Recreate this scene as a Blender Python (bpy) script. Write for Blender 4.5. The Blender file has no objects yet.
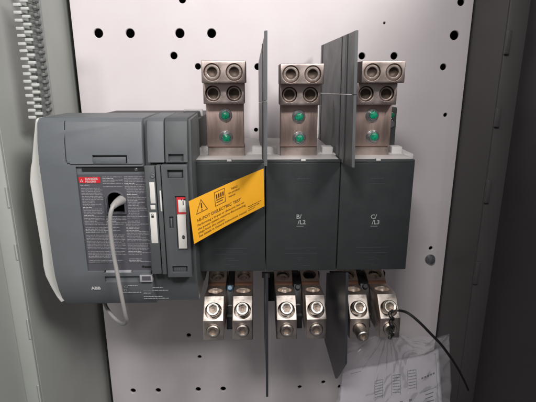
import bpy, bmesh, math, random
from mathutils import Vector, Matrix
random.seed(7)
S = bpy.context.scene
COL = S.collection
PITCH, YAW, FPX = math.radians(15.3), math.radians(1.56), 441.0
sp, cp, sy, cy = math.sin(PITCH), math.cos(PITCH), math.sin(YAW), math.cos(YAW)
RT = Vector((cy, -sy, 0)); FW = Vector((sy*cp, cy*cp, -sp)); UP = Vector((sy*sp, cy*sp, cp))

def P(px, py, d):
    """measured pixel + distance along the panel normal -> point (camera at the origin, panel facing -Y)"""
    v = RT*(px-268) + UP*(201-py) + FW*FPX
    return v*(d/v.y)
def Xp(px, py, d): return P(px, py, d).x
def Zp(py, d, px=256): return P(px, py, d).z

# ------------------------------------------------------------------ materials
def mat(name, col, rough=.5, metal=0, bump=0, bscale=900, var=0.0, vscale=30, bevel=0, spec=.5, stretch=None,
        rvar=0.0, var_col=None, coat=0):
    m = bpy.data.materials.new(name); m.use_nodes = True
    nt = m.node_tree; b = nt.nodes['Principled BSDF']
    b.inputs['Base Color'].default_value = (*col, 1)
    b.inputs['Roughness'].default_value = rough
    b.inputs['Metallic'].default_value = metal
    b.inputs['Specular IOR Level'].default_value = spec
    b.inputs['Coat Weight'].default_value = coat
    tc = nt.nodes.new('ShaderNodeTexCoord')
    def noise(scale, detail=4, st=None):
        n = nt.nodes.new('ShaderNodeTexNoise'); n.inputs['Scale'].default_value = scale
        n.inputs['Detail'].default_value = detail
        if st:
            mp = nt.nodes.new('ShaderNodeMapping'); mp.inputs['Scale'].default_value = st
            nt.links.new(tc.outputs['Object'], mp.inputs['Vector']); nt.links.new(mp.outputs['Vector'], n.inputs['Vector'])
        else: nt.links.new(tc.outputs['Object'], n.inputs['Vector'])
        return n
    if var or var_col:
        n = noise(vscale, 6, stretch)
        rp = nt.nodes.new('ShaderNodeValToRGB')
        c2 = var_col or tuple(c*(1-var) for c in col)
        c1 = col if var_col else tuple(min(1, c*(1+var)) for c in col)
        rp.color_ramp.elements[0].color = (*c2, 1); rp.color_ramp.elements[1].color = (*c1, 1)
        rp.color_ramp.elements[0].position = .35; rp.color_ramp.elements[1].position = .65
        nt.links.new(n.outputs['Fac'], rp.inputs['Fac']); nt.links.new(rp.outputs['Color'], b.inputs['Base Color'])
    if rvar:
        n = noise(vscale*2.3, 5, stretch)
        mr = nt.nodes.new('ShaderNodeMapRange'); mr.inputs['To Min'].default_value = max(.03, rough-rvar); mr.inputs['To Max'].default_value = rough+rvar
        mr.inputs['From Min'].default_value = .3; mr.inputs['From Max'].default_value = .7
        nt.links.new(n.outputs['Fac'], mr.inputs['Value']); nt.links.new(mr.outputs['Result'], b.inputs['Roughness'])
    last = None
    if bevel:
        bv = nt.nodes.new('ShaderNodeBevel'); bv.samples = 6; bv.inputs['Radius'].default_value = bevel
        last = bv.outputs['Normal']
    if bump:
        n = noise(bscale, 3, stretch)
        bp = nt.nodes.new('ShaderNodeBump'); bp.inputs['Strength'].default_value = bump; bp.inputs['Distance'].default_value = .0004
        nt.links.new(n.outputs['Fac'], bp.inputs['Height'])
        if last: nt.links.new(last, bp.inputs['Normal'])
        last = bp.outputs['Normal']
    if last: nt.links.new(last, b.inputs['Normal'])
    return m

M = dict(
    panel = mat('white_powder_coat', (.80,.74,.755), .42, bump=.16, bscale=650, var_col=(.765,.70,.712), vscale=14, rvar=.10),
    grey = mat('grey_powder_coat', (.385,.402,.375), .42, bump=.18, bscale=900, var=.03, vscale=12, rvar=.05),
    shaded_wall = mat('shaded_grey_powder_coat', (.075,.069,.070), .5, bump=.12, bscale=900, var=.06, vscale=10),  # grey enclosure steel on the shaded right side, shade put into the colour
    shaded_door = mat('deep_shaded_powder_coat', (.045,.042,.043), .5, bump=.12, bscale=900, var=.06, vscale=10),  # right door: same steel, colour darkened further for its shade
    cavity = mat('cavity_shade', (.03,.03,.03), .8),  # back wall colour carries the shade of the gap behind the panel
    slate = mat('slate_plastic', (.128,.139,.150), .46, bump=.22, bscale=2600, var=.04, vscale=40, bevel=.0007, rvar=.05),
    slate2 = mat('charcoal_plastic', (.086,.093,.097), .48, bump=.22, bscale=2600, var=.04, vscale=35, bevel=.0006, rvar=.05),
    cover = mat('cover_plastic', (.047,.052,.054), .42, bump=.22, bscale=2400, var=.05, vscale=30, bevel=.0009, rvar=.12),
    black = mat('black_plastic', (.012,.012,.014), .5),
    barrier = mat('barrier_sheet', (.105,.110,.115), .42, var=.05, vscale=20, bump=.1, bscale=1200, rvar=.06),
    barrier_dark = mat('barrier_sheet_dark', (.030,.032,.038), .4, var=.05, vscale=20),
    base = mat('white_plastic', (.72,.69,.67), .45, var=.02, vscale=20, bevel=.0006),
    shell = mat('offwhite_plastic', (.66,.65,.62), .45, var=.02, vscale=20, bevel=.0008),
    tin = mat('tin_plated_metal', (.84,.765,.70), .38, 1, bump=.22, bscale=420, var_col=(.70,.61,.55), vscale=60, bevel=.0005, rvar=.10),
    tin_top = mat('weathered_tin_plate', (.64,.54,.50), .44, 1, bump=.22, bscale=380, var_col=(.50,.405,.37), vscale=45, bevel=.0005, rvar=.10),
    copper = mat('copper_tinted_bar', (.60,.46,.41), .48, 1, bump=.35, bscale=600, var_col=(.50,.37,.33), vscale=70, bevel=.0004, stretch=(1,1,.15), rvar=.08),
    copper_clean = mat('clean_copper', (.72,.42,.30), .38, 1, bump=.2, bscale=500, var=.08, vscale=80),
    steel = mat('zinc_steel', (.62,.63,.64), .24, 1, bump=.2, bscale=900, var=.06, vscale=80, bevel=.0002),
    ring = mat('screw_metal', (.72,.66,.60), .38, 1, bump=.3, bscale=900, var=.10, vscale=200, bevel=.0002),
    knob = mat('dark_knob_metal', (.22,.225,.24), .28, .6),
    socket_shade_low = mat('dull_socket_shade', (.30,.24,.20), .5, .9),  # brownish disc colour imitating the shade inside the lower screw heads
    socket_shade = mat('dark_socket_shade', (.10,.075,.06), .5, .8),  # dark disc colour imitating the shade deep in the upper bores
    ring_top = mat('oxidised_screw_metal', (.60,.51,.46), .36, 1, bump=.3, bscale=900, var=.10, vscale=200, bevel=.0002),
    green = mat('green_torque_paint', (.006,.30,.155), .30, var=.35, vscale=400, bump=.5, bscale=700, coat=.1),
    label = mat('dark_label_film', (.088,.086,.101), .38, var=.03, vscale=20),
    print = mat('pale_print', (.36,.355,.375), .5),
    print_w = mat('white_print', (.62,.62,.63), .5),
    red = mat('red_label', (.62,.02,.03), .4),
    sticker = mat('white_sticker', (.72,.70,.66), .4, var=.04, vscale=90),
    ink = mat('black_ink', (.02,.018,.02), .5),
    yellow = mat('yellow_card', (.86,.41,.018), .5, bump=.1, bscale=300, var=.03, vscale=40),
    tagink = mat('brown_ink', (.09,.03,.01), .55),
    cable = mat('grey_cable_sheath', (.36,.345,.335), .42, var=.05, vscale=60, bump=.1, bscale=400),
    wire = mat('black_sheath', (.012,.012,.012), .35),
    duct = mat('pale_duct_plastic', (.50,.51,.49), .45, var=.03, vscale=60),
    duct_base = mat('duct_channel_plastic', (.30,.31,.30), .5),
    duct_shade = mat('shaded_duct_plastic', (.17,.18,.17), .5),  # duct plastic darkened to imitate the shaded gaps between finger tips
    blue = mat('blue_plastic', (.02,.10,.18), .35),
    paper = mat('printed_paper', (.86,.84,.88), .7, var=.02, vscale=15, bump=.3, bscale=40),
    emboss = mat('embossed_print', (.075,.088,.094), .5),
    cprint = mat('grey_print', (.42,.44,.45), .5),
    pencil = mat('grey_print_on_paper', (.12,.12,.15), .6),
)
def bag_material():
    m = bpy.data.materials.new('clear_bag_film'); m.use_nodes = True; nt = m.node_tree
    for n in list(nt.nodes): nt.nodes.remove(n)
    out = nt.nodes.new('ShaderNodeOutputMaterial'); tr = nt.nodes.new('ShaderNodeBsdfTransparent')
    gl = nt.nodes.new('ShaderNodeBsdfGlossy'); gl.inputs['Roughness'].default_value = .10
    df = nt.nodes.new('ShaderNodeBsdfDiffuse'); df.inputs['Color'].default_value = (.9,.88,.93,1)
    tr.inputs['Color'].default_value = (.985,.98,.99,1)
    lw = nt.nodes.new('ShaderNodeLayerWeight'); lw.inputs['Blend'].default_value = .35
    m1 = nt.nodes.new('ShaderNodeMixShader'); m2 = nt.nodes.new('ShaderNodeMixShader'); m1.inputs[0].default_value = .12
    nt.links.new(tr.outputs[0], m1.inputs[1]); nt.links.new(df.outputs[0], m1.inputs[2])
    mul = nt.nodes.new('ShaderNodeMath'); mul.operation = 'MULTIPLY'; mul.inputs[1].default_value = .24
    nt.links.new(lw.outputs['Fresnel'], mul.inputs[0]); nt.links.new(mul.outputs[0], m2.inputs[0])
    nt.links.new(m1.outputs[0], m2.inputs[1]); nt.links.new(gl.outputs[0], m2.inputs[2]); nt.links.new(m2.outputs[0], out.inputs[0])
    tc = nt.nodes.new('ShaderNodeTexCoord'); n = nt.nodes.new('ShaderNodeTexNoise'); n.inputs['Scale'].default_value = 26; n.inputs['Detail'].default_value = 4
    n.inputs['Distortion'].default_value = 1.6
    mp = nt.nodes.new('ShaderNodeMapping'); mp.inputs['Scale'].default_value = (1, 1, .45)
    nt.links.new(tc.outputs['Object'], mp.inputs[0]); nt.links.new(mp.outputs[0], n.inputs['Vector'])
    bp = nt.nodes.new('ShaderNodeBump'); bp.inputs['Strength'].default_value = .35; bp.inputs['Distance'].default_value = .003
    nt.links.new(n.outputs['Fac'], bp.inputs['Height']); nt.links.new(bp.outputs[0], gl.inputs['Normal']); nt.links.new(bp.outputs[0], df.inputs['Normal']); nt.links.new(bp.outputs[0], lw.inputs['Normal'])
    return m
M['bag'] = bag_material()

# ------------------------------------------------------------------ mesh helpers
def box(bm, x0, x1, y0, y1, z0, z1, bev=0):
    vs = [bm.verts.new((x, y, z)) for x in (x0, x1) for y in (y0, y1) for z in (z0, z1)]
    f = [(0,1,3,2),(4,6,7,5),(0,4,5,1),(2,3,7,6),(0,2,6,4),(1,5,7,3)]
    fs = [bm.faces.new([vs[i] for i in q]) for q in f]
    if bev:
        es = list({e for q in fs for e in q.edges})
        bmesh.ops.bevel(bm, geom=es, offset=bev, segments=2, affect='EDGES', profile=.5)
def prism(bm, pts, axis, a, b, bev=0):
    """pts: 2-D outline; axis 'x' -> pts are (y,z) swept in x; axis 'y' -> pts are (x,z) swept in y"""
    def mk(p, t): return (t, p[0], p[1]) if axis == 'x' else (p[0], t, p[1])
    A = [bm.verts.new(mk(p, a)) for p in pts]; B = [bm.verts.new(mk(p, b)) for p in pts]
    n = len(pts); fs = [bm.faces.new(A), bm.faces.new(B[::-1])]
    for i in range(n): fs.append(bm.faces.new([A[i], A[(i+1)%n], B[(i+1)%n], B[i]][::-1]))
    bmesh.ops.recalc_face_normals(bm, faces=fs)
    if bev:
        es = list({e for f in fs[:2] for e in f.edges})
        bmesh.ops.bevel(bm, geom=es, offset=bev, segments=2, affect='EDGES', profile=.5)
def frame_of(axis):
    a = Vector(axis).normalized(); t = Vector((0,0,1)) if abs(a.z) < .9 else Vector((1,0,0))
    u = t.cross(a).normalized(); v = a.cross(u); return a, u, v
def lathe(bm, c, axis, prof, seg=28, hexfrom=None, twist=0):
    """prof: list of (radius, height, is_hex)"""
    a, u, v = frame_of(axis); c = Vector(c); rings = []
    for pr in prof:
        r, h = pr[0], pr[1]; hx = len(pr) > 2 and pr[2]
        ring = []
        for i in range(seg):
            t = 2*math.pi*i/seg
            rr = r
            if hx:
                rr = r*math.cos(math.pi/6)/math.cos(((t+twist) % (math.pi/3))-math.pi/6)
            ring.append(bm.verts.new(c+a*h+(u*math.cos(t)+v*math.sin(t))*rr))
        rings.append(ring)
    fs = []
    for A, B in zip(rings, rings[1:]):
        for i in range(seg): fs.append(bm.faces.new([A[i], A[(i+1)%seg], B[(i+1)%seg], B[i]]))
    fs.append(bm.faces.new(rings[0][::-1])); fs.append(bm.faces.new(rings[-1]))
    bmesh.ops.recalc_face_normals(bm, faces=fs)
def cyl(bm, c, axis, r, h, seg=24): lathe(bm, c, axis, [(r,0),(r,h)], seg)
def socket_screw(bm, c, axis, r, h, rs, depth, twist=0.0, hx=True):
    ch = r*.13
    lathe(bm, c, axis, [(r,0),(r,h-ch),(r-ch,h),(rs*1.12,h),(rs,h-.0004,hx),(rs,h-depth,hx),(rs*.3,h-depth-.0006)], 36, twist=twist)
def catmull(pts, n=10):
    pts = [Vector(p) for p in pts]; q = [pts[0]*2-pts[1]]+pts+[pts[-1]*2-pts[-2]]; out = []
    for i in range(1, len(q)-2):
        for k in range(n):
            t = k/n; p0, p1, p2, p3 = q[i-1:i+3]
            out.append(.5*((2*p1)+(-p0+p2)*t+(2*p0-5*p1+4*p2-p3)*t*t+(-p0+3*p1-3*p2+p3)*t**3))
    out.append(pts[-1]); return out
def tube(bm, pts, r, seg=14, n=10):
    pts = catmull(pts, n); rings = []; prev = None
    for i, p in enumerate(pts):
        t = (pts[min(i+1, len(pts)-1)]-pts[max(i-1, 0)]).normalized()
        if prev is None: _, u, v = frame_of(t)
        else: u = (prev-t*prev.dot(t)).normalized(); v = t.cross(u)
        prev = u; rr = r(i/(len(pts)-1)) if callable(r) else r
        rings.append([bm.verts.new(p+(u*math.cos(2*math.pi*k/seg)+v*math.sin(2*math.pi*k/seg))*rr) for k in range(seg)])
    for A, B in zip(rings, rings[1:]):
        for k in range(seg): bm.faces.new([A[k], A[(k+1)%seg], B[(k+1)%seg], B[k]])
    bm.faces.new(rings[0][::-1]); bm.faces.new(rings[-1])
def sheet(bm, corners, th):
    """thin slab from a list of 3-D corner points; thickness along its normal"""
    c = [Vector(p) for p in corners]; n = (c[1]-c[0]).cross(c[2]-c[0]).normalized()*th/2
    A = [bm.verts.new(p-n) for p in c]; B = [bm.verts.new(p+n) for p in c]
    m = len(c); bm.faces.new(A); bm.faces.new(B[::-1])
    for i in range(m): bm.faces.new([A[i], A[(i+1)%m], B[(i+1)%m], B[i]][::-1])
    bmesh.ops.recalc_face_normals(bm, faces=bm.faces)

def NB(): return bmesh.new()
WL = {}
def mkobj(name, bm, m, parent=None, cuts=None, smooth=32, label=None):
    me = bpy.data.meshes.new(name); bmesh.ops.recalc_face_normals(bm, faces=bm.faces); bm.to_mesh(me); bm.free()
    if cuts is not None:
        cme = bpy.data.meshes.new('c'); bmesh.ops.recalc_face_normals(cuts, faces=cuts.faces); cuts.to_mesh(cme); cuts.free()
        a = bpy.data.objects.new('a', me); b = bpy.data.objects.new('b', cme); COL.objects.link(a); COL.objects.link(b)
        md = a.modifiers.new('b', 'BOOLEAN'); md.operation = 'DIFFERENCE'; md.solver = 'EXACT'; md.object = b; md.use_self = True
        dg = bpy.context.evaluated_depsgraph_get(); dg.update()
        new = bpy.data.meshes.new_from_object(a.evaluated_get(dg)); new.name = name
        bpy.data.objects.remove(a); bpy.data.objects.remove(b); me = new
    me.materials.clear(); me.materials.append(m)
    co = [v.co for v in me.vertices]
    c = Vector([(min(v[i] for v in co)+max(v[i] for v in co))/2 for i in range(3)])
    me.transform(Matrix.Translation(-c))
    for p in me.polygons: p.use_smooth = True
    me.set_sharp_from_angle(angle=math.radians(smooth))
    o = bpy.data.objects.new(name, me); COL.objects.link(o); WL[o] = c
    if parent: o.parent = parent; o.location = c-WL[parent]
    else: o.location = c
    if label: o['label'] = label
    return o
def thing(name, label, cat, loc, group=None):
    o = bpy.data.objects.new(name, None); o.empty_display_size = .02; COL.objects.link(o); o.location = loc; WL[o] = Vector(loc)
    o['label'] = label; o['category'] = cat
    if group: o['group'] = group
    return o
def tag(o, label, cat, group=None):
    o['label'] = label; o['category'] = cat
    if group: o['group'] = group

def text_polys(s, size, align='LEFT', bold=0.0):
    cu = bpy.data.curves.new('t', 'FONT'); cu.body = s; cu.size = size; cu.align_x = align; cu.offset = bold; cu.resolution_u = 2
    o = bpy.data.objects.new('t', cu); COL.objects.link(o)
    dg = bpy.context.evaluated_depsgraph_get(); dg.update()
    me = bpy.data.meshes.new_from_object(o.evaluated_get(dg))
    r = ([v.co.copy() for v in me.vertices], [tuple(p.vertices) for p in me.polygons])
    bpy.data.objects.remove(o); bpy.data.meshes.remove(me); return r
def put_text(bm, s, size, fn, u0=0, v0=0, align='LEFT', bold=0.0, sx=1.0):
    vs, ps = text_polys(s, size, align, bold)
    V = [bm.verts.new(fn(u0+v.x*sx, v0+v.y)) for v in vs]
    for p in ps:
        try: bm.faces.new([V[i] for i in p])
        except ValueError: pass
def bar(bm, fn, u0, u1, v0, v1):
    bm.faces.new([bm.verts.new(fn(*q)) for q in ((u0,v0),(u1,v0),(u1,v1),(u0,v1))])
def ring_poly(bm, fn, pts, w):
    """closed outline of width w from 2-D points (inset towards the centroid)"""
    cx = sum(p[0] for p in pts)/len(pts); cz = sum(p[1] for p in pts)/len(pts)
    R = max(math.hypot(p[0]-cx, p[1]-cz) for p in pts); k = 1-w/R
    A = [bm.verts.new(fn(*p)) for p in pts]; B = [bm.verts.new(fn(cx+(p[0]-cx)*k, cz+(p[1]-cz)*k)) for p in pts]
    n = len(pts)
    for i in range(n): bm.faces.new([A[i], A[(i+1)%n], B[(i+1)%n], B[i]])
def plane_fn(y): return lambda u, v: Vector((u, y, v))
def rows_of_words(bm, fn, u0, u1, v, h, fill=1.0, seed=0):
    """one line of tiny unreadable print: little strokes of uneven length"""
    rr = random.Random(seed); u = u0; end = u0+(u1-u0)*fill
    while u < end:
        w = rr.uniform(.0012, .0045); e = min(u+w, end)
        k = u
        while k < e:
            s = rr.uniform(.0003, .0006); hh = h*rr.choice((.65, .7, 1.0)); bar(bm, fn, k, min(k+s, e), v, v+hh); k += s+.00012
        u = e+.0005

# ================================================================== SETTING: the steel enclosure
DP = .575                                     # distance to the mounting panel
XL, XR = -.2275, .268
zlo, zhi = -.62, .25
enc = thing('steel_enclosure', 'open grey steel enclosure with hinged sides around the white back panel', 'enclosure', (0.02, .63, zlo)); enc['kind'] = 'structure'
bm = NB(); box(bm, XL-.002, XR+.002, .63, .632, zlo, zhi); mkobj('back_wall', bm, M['cavity'], enc)
bm = NB(); box(bm, XL-.002, XR+.002, .402, .632, zhi+.0005, zhi+.0025); mkobj('shading_top_wall', bm, M['grey'], enc)  # unseen top plate, height set to shade the upper panel edge
bm = NB(); box(bm, XL-.002, XL, .402, .63, zlo, zhi); mkobj('side_wall', bm, M['grey'], enc)
bm = NB(); box(bm, XL-.016, XL-.0005, .3985, .4015, zlo, zhi, .0006); mkobj('door_flange', bm, M['grey'], enc)
for a, b in ((44,64),(106,119),(186,207),(243,259),(318,338),(384,401)):
    z0, z1 = Zp(b, .4, 20), Zp(a, .4, 20); bm = NB(); lathe(bm, (XL-.0008, .3978, z0), (0,0,1), [(.0006,0),(.0009,.0004),(.0009,z1-z0-.0004),(.0006,z1-z0)], 12); mkobj('hinge', bm, M['grey'], enc)
bm = NB(); sheet(bm, [(XL-.016, .398, zlo), (XL-.002, .06, zlo), (XL-.002, .06, zhi), (XL-.016, .398, zhi)], .002)
mkobj('door', bm, M['grey'], enc)
# right side
bm = NB(); box(bm, XR, XR+.002, .497, .63, zlo, zhi); mkobj('side_wall', bm, M['shaded_wall'], enc, label='right side wall coloured dark for its shade')
bm = NB(); box(bm, XR+.0005, XR+.022, .494, .4965, zlo, zhi, .0006); mkobj('door_flange', bm, M['shaded_wall'], enc)
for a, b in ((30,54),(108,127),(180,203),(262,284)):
    z0, z1 = Zp(b, .49, 500), Zp(a, .49, 500); bm = NB(); box(bm, XR-.0012, XR+.0040, .4895, .4938, z0, z1, .0008); mkobj('hinge', bm, M['shaded_wall'], enc)
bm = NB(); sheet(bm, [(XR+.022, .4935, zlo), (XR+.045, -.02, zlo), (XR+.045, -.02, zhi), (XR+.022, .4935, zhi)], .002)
mkobj('door', bm, M['shaded_door'], enc, label='right door folded open, coloured dark for its shade')

# mounting panel with drilled holes
mp = thing('mounting_panel', 'white powder coated steel back panel drilled with round holes, behind the switch', 'back panel', (.02, DP+.003, zlo))
xl = (Xp(86.7,160,DP)); xr = Xp(455.8,160,DP)
bm = NB(); box(bm, xl, xr, DP, DP+.003, zlo, zhi, .0007)
holes = [(98.3,33.2,4.2),(130,33.3,4.2),(179.7,33.3,4.3),(211.5,33.3,4.2),(182.2,-.5,3.3),(173.7,55.7,3.4),(197.8,66.5,2.9),
         (257.6,66.8,3.1),(256.0,130,2.0),(362,56,3.2),(394.2,56,3.4),(384.5,23,1.1),(461.3,2,3.4),(454.7,35.3,4.3),(443.5,67,3.1),
         (445.6,115,2.0),(431,248.4,2.2),(133,391,3.1),(158.2,390.7,3.1),(198.2,389.7,3.1),(223.2,389.2,3.2),(199.6,357.2,2.3),
         (188.8,335.5,2.5),(299.8,387.3,2.4),(323.5,382.5,2.4),(340,387,2.6)]
cb = NB()
for px, py, r in holes:
    c = P(px, py, DP); R_ = r*DP/445; lathe(cb, (c.x, DP-.002, c.z), (0,1,0), [(R_+.0026,0),(R_+.00005,.0026),(R_,.0027),(R_,.02)], 28)
mkobj('steel_sheet', bm, M['panel'], mp, cb)
c = P(430, 258.6, DP)
bm = NB(); lathe(bm, (c.x, DP-.0001, c.z-.0008), (0,-1,0), [(.0072,0),(.0072,.0012),(.0056,.0030),(.0056,.0052),(.0044,.0070),(.0015,.0080)], 24)
mkobj('fixing_screw', bm, M['knob'], mp)

# ================================================================== slotted wiring duct on the left wall
du = thing('wiring_duct', 'vertical slotted plastic wiring duct with pale finger tips on the left enclosure wall', 'wire duct', (XL+.0005, .432, -.09))
ztop, zbot = Zp(-6, .4175, 20), Zp(119, .4175, 36); pitch = (Zp(4.5,.4175,21)-Zp(95.7,.4175,34))/12
DX1, DX2, DX3 = -.2052, -.1990, -.1945
bm = NB(); box(bm, DX1-.0012, DX3-.0002, .4370, .4400, zbot-.030, ztop+.02)
for zz in (ztop+.012,): box(bm, XL+.0002, DX1-.0010, .4374, .4396, zz, zz+.004)
mkobj('channel', bm, M['duct_base'], du)
z = Zp(4.5, .4175, 21)+pitch*2; f1 = NB(); f2 = NB(); f3 = NB()
while z > zbot+.001:
    jx = random.uniform(-.0004, .0004); jz = random.uniform(-.0003, .0003)
    box(f1, DX1-.0034+jx, DX1+.0034+jx, .4165, .4190, z-.00135+jz, z+.00135+jz, .0006); box(f3, DX1-.0010, DX1+.0004, .4190, .4370, z-.0011, z+.0011)
    if z-pitch/2 > zbot:
        zz = z-pitch/2
        box(f2, DX2-.0034-jx, DX2+.0034-jx, .4165, .4190, zz-.00130, zz+.00130, .0006); box(f3, DX2+.0004, DX2+.0018, .4190, .4370, zz-.0012, zz+.0012)
        box(f3, DX3-.0018, DX3-.0006, .4290, .4370, z-.0012+jz, z+.0012+jz, .0003); box(f3, DX3-.0022, DX3+.0006, .4270, .4290, z-.0018+jz, z+.0006+jz, .0004)
    z -= pitch
mkobj('finger_row', f1, M['duct'], du); mkobj('finger_row', f2, M['duct'], du); mkobj('rear_finger_row', f3, M['duct_shade'], du)

# ================================================================== CONTROL MODULE
cm = thing('control_module', 'slate grey plastic control unit with dense text label and red danger strip', 'control unit', (-.12, .43, Zp(302,.39,150)))
XA, XB = -.1828, -.0598
def prof(front, ds=0):
    return [(.435, Zp(112.5,.435,150)), (front+.010+ds, Zp(118.0,front+.010,150)), (front+.005+ds, Zp(124,front+.005,150)), (front+ds, Zp(163,front,150))]
zb = Zp(302.0, .385, 130)
bm = NB()
prism(bm, [(.436, Zp(113.4,.436,150)), (.3835, Zp(119.6,.3835,150)), (.3775, Zp(165,.3775,150)), (.3775, Zp(277,.3775,150)), (.3875, zb+.0006), (.436, zb+.0012)][::-1], 'x', XA+.001, -.0555, .0012)
mkobj('rear_body', bm, M['slate2'], cm)
# front shell, left part
XC = Xp(146.8, 215, .370)
bm = NB()
outer = [(.4345, Zp(112.8,.4345,150)), (.381, Zp(117.6,.381,150)), (.377, Zp(122,.377,150)), (.3725, Zp(142,.3725,150)), (.3705, Zp(164.5,.3705,150)), (.3705, Zp(262,.3705,150)),
         (.3712, Zp(276,.3712,150)), (.3745, Zp(289,.3745,150)), (.3800, Zp(299,.3800,150)), (.3855, Zp(302.6,.3855,150)), (.4345, Zp(302.6,.3855,150)+.0005)]
prism(bm, outer[::-1], 'x', XA, XC, .0016)
cb = NB()
def cutbox(cb, pl, pt, pr, pb, d, dep, ym=None):
    ym = ym or (pt+pb)/2
    box(cb, Xp(pl,ym,d), Xp(pr,ym,d), d-.02, d+dep, Zp(pb,d), Zp(pt,d))
lx0, lx1 = Xp(75.5,165.5,.3705), Xp(146,165.5,.3705)
cutbox(cb, 81.5, 166.0, 148.5, 269.8, .3705, .0022)
mkb = NB()
def cutter(*boxes):
    b = NB()
    for q in boxes: cutbox(b, *q)
    return b
# hood seam: one thin groove (three sides) + pocket + lower latches
gx = Xp(64.3, 140, .3725); g = .00035
box(cb, gx-g, gx+g, .36, .3745, Zp(160,.3705), Zp(125,.377)); box(cb, gx-g, gx+g, .36, .3795, Zp(129.5,.3745), Zp(120.4,.377))
box(cb, gx+.003, XC+.01, .36, .3718, Zp(163.9,.3705)-.0004, Zp(163.9,.3705)+.0004)
sheetpts = None
box(cb, gx-g, gx+g+.0005, .36, .3718, Zp(162.2,.3705), Zp(159.9,.3705)); box(cb, gx+.0006, gx+.0031, .36, .3718, Zp(163.6,.3705)-.0002, Zp(162.1,.3705))
cutbox(cb, 92.5, 154.6, 127, 163.0, .3712, .0040)
cutbox(cb, 104, 267.9, 132, 271.0, .3715, .0035, 268)
cutbox(cb, 105, 274.6, 144, 280.6, .3718, .0022)
mkobj('front_shell', bm, M['slate'], cm, cb)
# pocket lip, latch tabs
bm = NB(); box(bm, Xp(93.2,160,.3735), Xp(126.4,160,.3735), .3722, .3745, Zp(162.9,.3705), Zp(156.8,.3712), .0004); mkobj('finger_pocket', bm, M['slate'], cm)
bm = NB(); box(bm, Xp(106,270,.372), Xp(131.5,270,.372), .3708, .3748, Zp(271.2,.3715), Zp(269.1,.3715), .0003); mkobj('latch', bm, M['print'], cm)
# red/white face label
LD = .3725
lab_o = P(78, 172.5, LD); 
fl = NB(); L0 = Xp(81.9,215,LD); L1 = Xp(150.2,215,LD); zt = Zp(173.5,LD); zbm = Zp(261.5,LD)
box(fl, L0+.0005, L1-.0010, LD-.0004, LD+.0003, zbm, zt); box(fl, L0+.0005, L1-.001, LD-.0001, LD+.0003, Zp(268.8,LD), zbm)
# cable opening (arch) cut through the label
cb = NB(); hc = P(116, 200, LD); hr = .0074
arch = [(hc.x+hr*math.cos(t), hc.z+hr*math.sin(t)) for t in [math.pi*k/16 for k in range(17)]]+[(hc.x-hr, hc.z-.0110), (hc.x+hr, hc.z-.0110)]
prism(cb, arch, 'y', LD-.01, LD+.01)
lab = mkobj('text_label', fl, M['label'], cm, cb)
# arch collar with dark well
bm = NB(); ro, ri = .0090, .0074
o_ = [(hc.x+ro*math.cos(t), hc.z+ro*math.sin(t)) for t in [math.pi*k/16 for k in range(17)]]+[(hc.x-ro, hc.z-.0125), (hc.x+ro, hc.z-.0125)]
prism(bm, o_, 'y', LD-.0024, LD-.0002, .0004)
cb = NB(); prism(cb, arch, 'y', LD-.02, LD+.02); collar = mkobj('cable_opening', bm, M['label'], cm, cb)
bm = NB(); prism(bm, [(hc.x+(x-hc.x)*.97, hc.z+(z-hc.z)*.97) for x, z in arch], 'y', LD+.0002, LD+.0008); mkobj('socket_floor', bm, M['black'], collar)
# print
fn = plane_fn(LD-.0005); pr = NB(); prw = NB(); W = L1-L0
c1, c2, c3 = L0+.002, L0+W*.355, L0+W*.665
lh = .00098; z = zt-.0024; k = 0
red_z = Zp(181.5, LD)
while z > zbm+.001:
    k += 1
    for ci, (a, b) in enumerate(((c1, c2-.0012), (c2, c3-.0012), (c3, L1-.002))):
        if ci == 0 and z > red_z-.0012: continue
        if ci < 2 and z < Zp(222, LD):                     # lower rows run over the first two columns
            if ci == 1: continue
            b = L0+W*.60
        if ci == 2 and z < Zp(222, LD): a = L0+W*.635
        lo = hc.x-ro-.0012; hi_ = hc.x+ro+.0010
        rr = random.Random(k*7+ci)
        if rr.random() < .07: continue
        head = rr.random() < .13
        fill = rr.uniform(.35,.6) if head else rr.choice((1,.97,1,.9,.6))
        tgt = prw if head else pr
        if hc.z-.0135 < z < hc.z+ro+.001 and a < hi_ and b > lo:
            if a < lo: rows_of_words(tgt, fn, a, lo, z, lh*.62, fill, k*31+ci)
            if b > hi_: rows_of_words(tgt, fn, hi_, b, z, lh*.62, fill, k*37+ci)
        else: rows_of_words(tgt, fn, a, b, z, lh*.62, fill, k*31+ci)
    z -= .00142
mkobj('fine_print', pr, M['print'], lab); mkobj('bold_print', prw, M['print_w'], lab)
bm = NB(); r0, r1 = Xp(79.2,180,LD), Xp(100.3,180,LD); rz0, rz1 = Zp(181.8,LD), Zp(176.0,LD)
r0 = max(r0, L0-.0008)
box(bm, r0, r1, LD-.0008, LD-.0004, rz0, rz1); rl = mkobj('danger_strip', bm, M['red'], cm)
bm = NB(); fn = plane_fn(LD-.0010); h = rz1-rz0
put_text(bm, 'DANGER', h*.50, fn, r0+(r1-r0)*.30, rz0+h*.53, bold=.00004, sx=1.05); put_text(bm, 'PELIGRO', h*.46, fn, r0+(r1-r0)*.30, rz0+h*.10, bold=.00004)
t = [(r0+.0010, rz0+h*.18), (r0+.0036, rz0+h*.18), (r0+.0023, rz0+h*.70)]; ring_poly(bm, fn, t, .0007)
mkobj('lettering', bm, M['print_w'], rl)
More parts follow.
